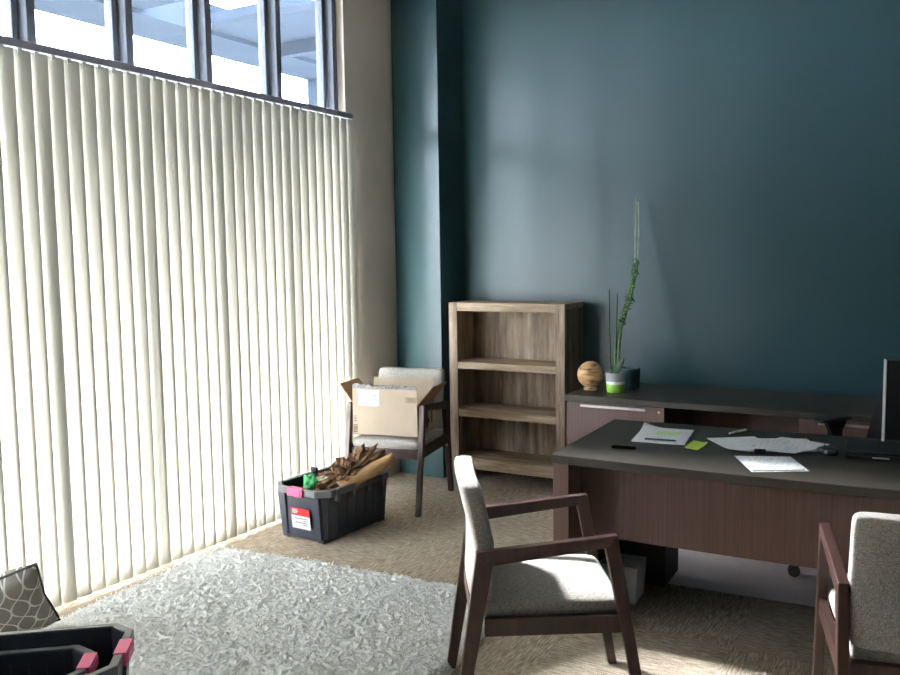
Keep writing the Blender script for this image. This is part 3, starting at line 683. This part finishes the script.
lp = thing('laptop', 'closed black laptop on the desk in front of the monitor', 'laptop', (-.20, 3.875, ZD), .10)
MB().box(-.185, .185, -.125, .125, .003, .019).build('base', M['black'], lp, bevel=.005)
MB().box(-.185, .185, -.125, .125, .020, .030).build('lid', M['black'], lp, bevel=.004)
MB().box(-.09, -.03, -.1262, -.1252, .007, .013).build('port_label', M['silver'], lp)['label'] = 'bright strip on the front edge'
mo = thing('monitor', 'black monitor with window light painted on its side edge, standing on the desk', 'monitor', (-.01, 4.09, ZD + .0005), math.radians(15))
MB().box(-.255, .255, -.022, .022, .035, .365).build('casing', M['black'], mo, bevel=.003)
MB().box(-.2595, -.2555, -.024, .024, .0, .368).build('side_edge', plain('monitor_edge_lit', srgb(172, 172, 170), .45, .3), mo, bevel=.002)['label'] = 'side edge coloured pale for window light'  # window light on the bezel put into a pale colour
MB().box(-.24, .24, .0222, .0235, .05, .35).build('screen', plain('screen_glass', (.01, .01, .012, 1), .15, .5), mo)
MB().box(-.04, .04, -.018, .018, .0, .034).build('stand_neck', M['black'], mo)
MB().box(-.11, .11, -.04, .04, 0, .008).build('stand_foot', M['black'], mo, bevel=.003)

# ------------------------------------------------------------------ things on the credenza
sp = thing('wooden_vase', 'round turned-wood vase with brown swirls, beside the plant pot', 'vase', (-1.93, 5.0, ZD))
R_ = .080; prof = [(.040, 0), (.042, .008), (.037, .016), (.036, .020)] + [(R_ * math.sin(a), .094 - R_ * math.cos(a)) for a in np.linspace(.48, PI - .28, 22)] + [(.018, .173), (.014, .162), (.004, .150)]
MB().lathe(prof, 40).build('body', M['turned'], sp, smooth=True)
pp = thing('potted_plant', 'tall leggy green plant in a small grey, white and green pot on the credenza', 'plant', (-1.765, 4.985, ZD))
MB().lathe([(.050, 0), (.053, .01), (.061, .118), (.057, .118), (.054, .092), (.004, .090)], 36).build('pot', M['pot'], pp, smooth=True)
MB().lathe([(.0535, .090), (.050, .099), (.02, .103), (.003, .104)], 24).build('bark', M['soil'], pp, smooth=True)
O = Vector((-1.765, 4.985, ZD))
def T(*ps): return [Vector(p) - O for p in ps]
def smooth_path(ps, n=6):
    out = []
    for i in range(len(ps) - 1):
        p0, p1_, p2, p3 = ps[max(i - 1, 0)], ps[i], ps[i + 1], ps[min(i + 2, len(ps) - 1)]
        for k in range(n):
            t = k / n; out.append(.5 * (2 * p1_ + (p2 - p0) * t + (2 * p0 - 5 * p1_ + 4 * p2 - p3) * t * t + (3 * p1_ - p0 - 3 * p2 + p3) * t ** 3))
    return out + [ps[-1]]
stems = [T((-1.77, 4.99, .83), (-1.785, 5.04, 1.01), (-1.785, 5.1, 1.13), (-1.772, 5.2, 1.27), (-1.765, 5.32, 1.46), (-1.785, 5.40, 1.67), (-1.80, 5.46, 1.91)),
         T((-1.755, 4.99, .83), (-1.765, 5.05, 1.02), (-1.765, 5.12, 1.15), (-1.752, 5.22, 1.30), (-1.750, 5.33, 1.47), (-1.768, 5.41, 1.67), (-1.788, 5.465, 1.89))]
for k, sps in enumerate(stems):
    path = smooth_path(sps); nP = len(path)
    cut = int(nP * .68)
    MB().tube(path[:cut + 1], [.0080 - .002 * i / nP + .0008 * (i % 5 == 0) for i in range(cut + 1)], 8).build('stem', M['stem'], pp, smooth=True)
    MB().tube(path[cut:], [.0042 + .0022 * (i / (nP - cut)) for i in range(nP - cut)], 8).build('stem_tip', M['pale_stem'], pp, smooth=True)['label'] = 'pale grey-green stem end'
    if k == 0: main = path
for ps, r in ((T((-1.80, 4.985, .83), (-1.81, 5.0, 1.1), (-1.82, 5.02, 1.345)), .0042), (T((-1.775, 5.0, .83), (-1.785, 5.05, 1.1), (-1.79, 5.08, 1.315)), .0042)):
    MB().tube(ps, r, 8).build('stake', M['leaf'], pp, smooth=True)
def leaf(base, tip, wid, nrm, name='leaf', mat='leaf'):
    base, tip = Vector(base), Vector(tip); d = tip - base; side = d.cross(Vector(nrm)).normalized(); up = side.cross(d).normalized(); v = []
    for i in range(9):
        s = i / 8; w_ = wid * math.sin(PI * min(1, .08 + s * .92)) ** .7
        c = base + d * s + up * d.length * .18 * math.sin(PI * s)
        v += [c - side * w_ + up * wid * .25, c, c + side * w_ + up * wid * .25]
    b = MB(); b._add(v, [(i * 3 + k, i * 3 + k + 1, (i + 1) * 3 + k + 1, (i + 1) * 3 + k) for i in range(8) for k in range(2)])
    o = b.build(name, M[mat], pp, smooth=True); o.modifiers.new('thickness', 'SOLIDIFY').thickness = .0018; return o
leaf((-.005, 0, .098), (.065, -.025, .215), .020, (0, -1, .2)); leaf((.0, -.01, .098), (.045, .03, .19), .017, (0, -1, .3)); leaf((-.01, 0, .098), (-.04, .02, .15), .012, (0, -1, .2))
for i in range(64):  # leaflets; extra ones biased right stand in for the plant's shadow on the wall
    f = .38 + .36 * (i / 64) + random.uniform(-.01, .01); p = main[int(f * (len(main) - 1))]
    a = random.uniform(0, 2 * PI); ln_ = random.uniform(.026, .05)
    leaf(p, p + Vector(((math.cos(a) * .8 + .35) * ln_ * .9, -abs(math.sin(a)) * ln_ * .5 + .004, random.uniform(-.045, .012))), random.uniform(.006, .0105), (0, -1, .3), 'leaflet')
for i in range(8):
    f = .2 + .2 * i / 8; p = main[int(f * (len(main) - 1))]; a = random.choice((-1, 1))
    leaf(p, p + Vector((a * .018, -.006, .012)), .004, (0, -1, .3), 'leaflet')
jr = thing('glass_jar', 'dark teal glass jar standing behind the banded plant pot', 'jar', (-1.735, 5.16, ZD))
MB().lathe([(.05, 0), (.056, .006), (.062, .12), (.060, .128), (.056, .126), (.050, .012), (.004, .008)], 36).build('body', M['jar'], jr, smooth=True)
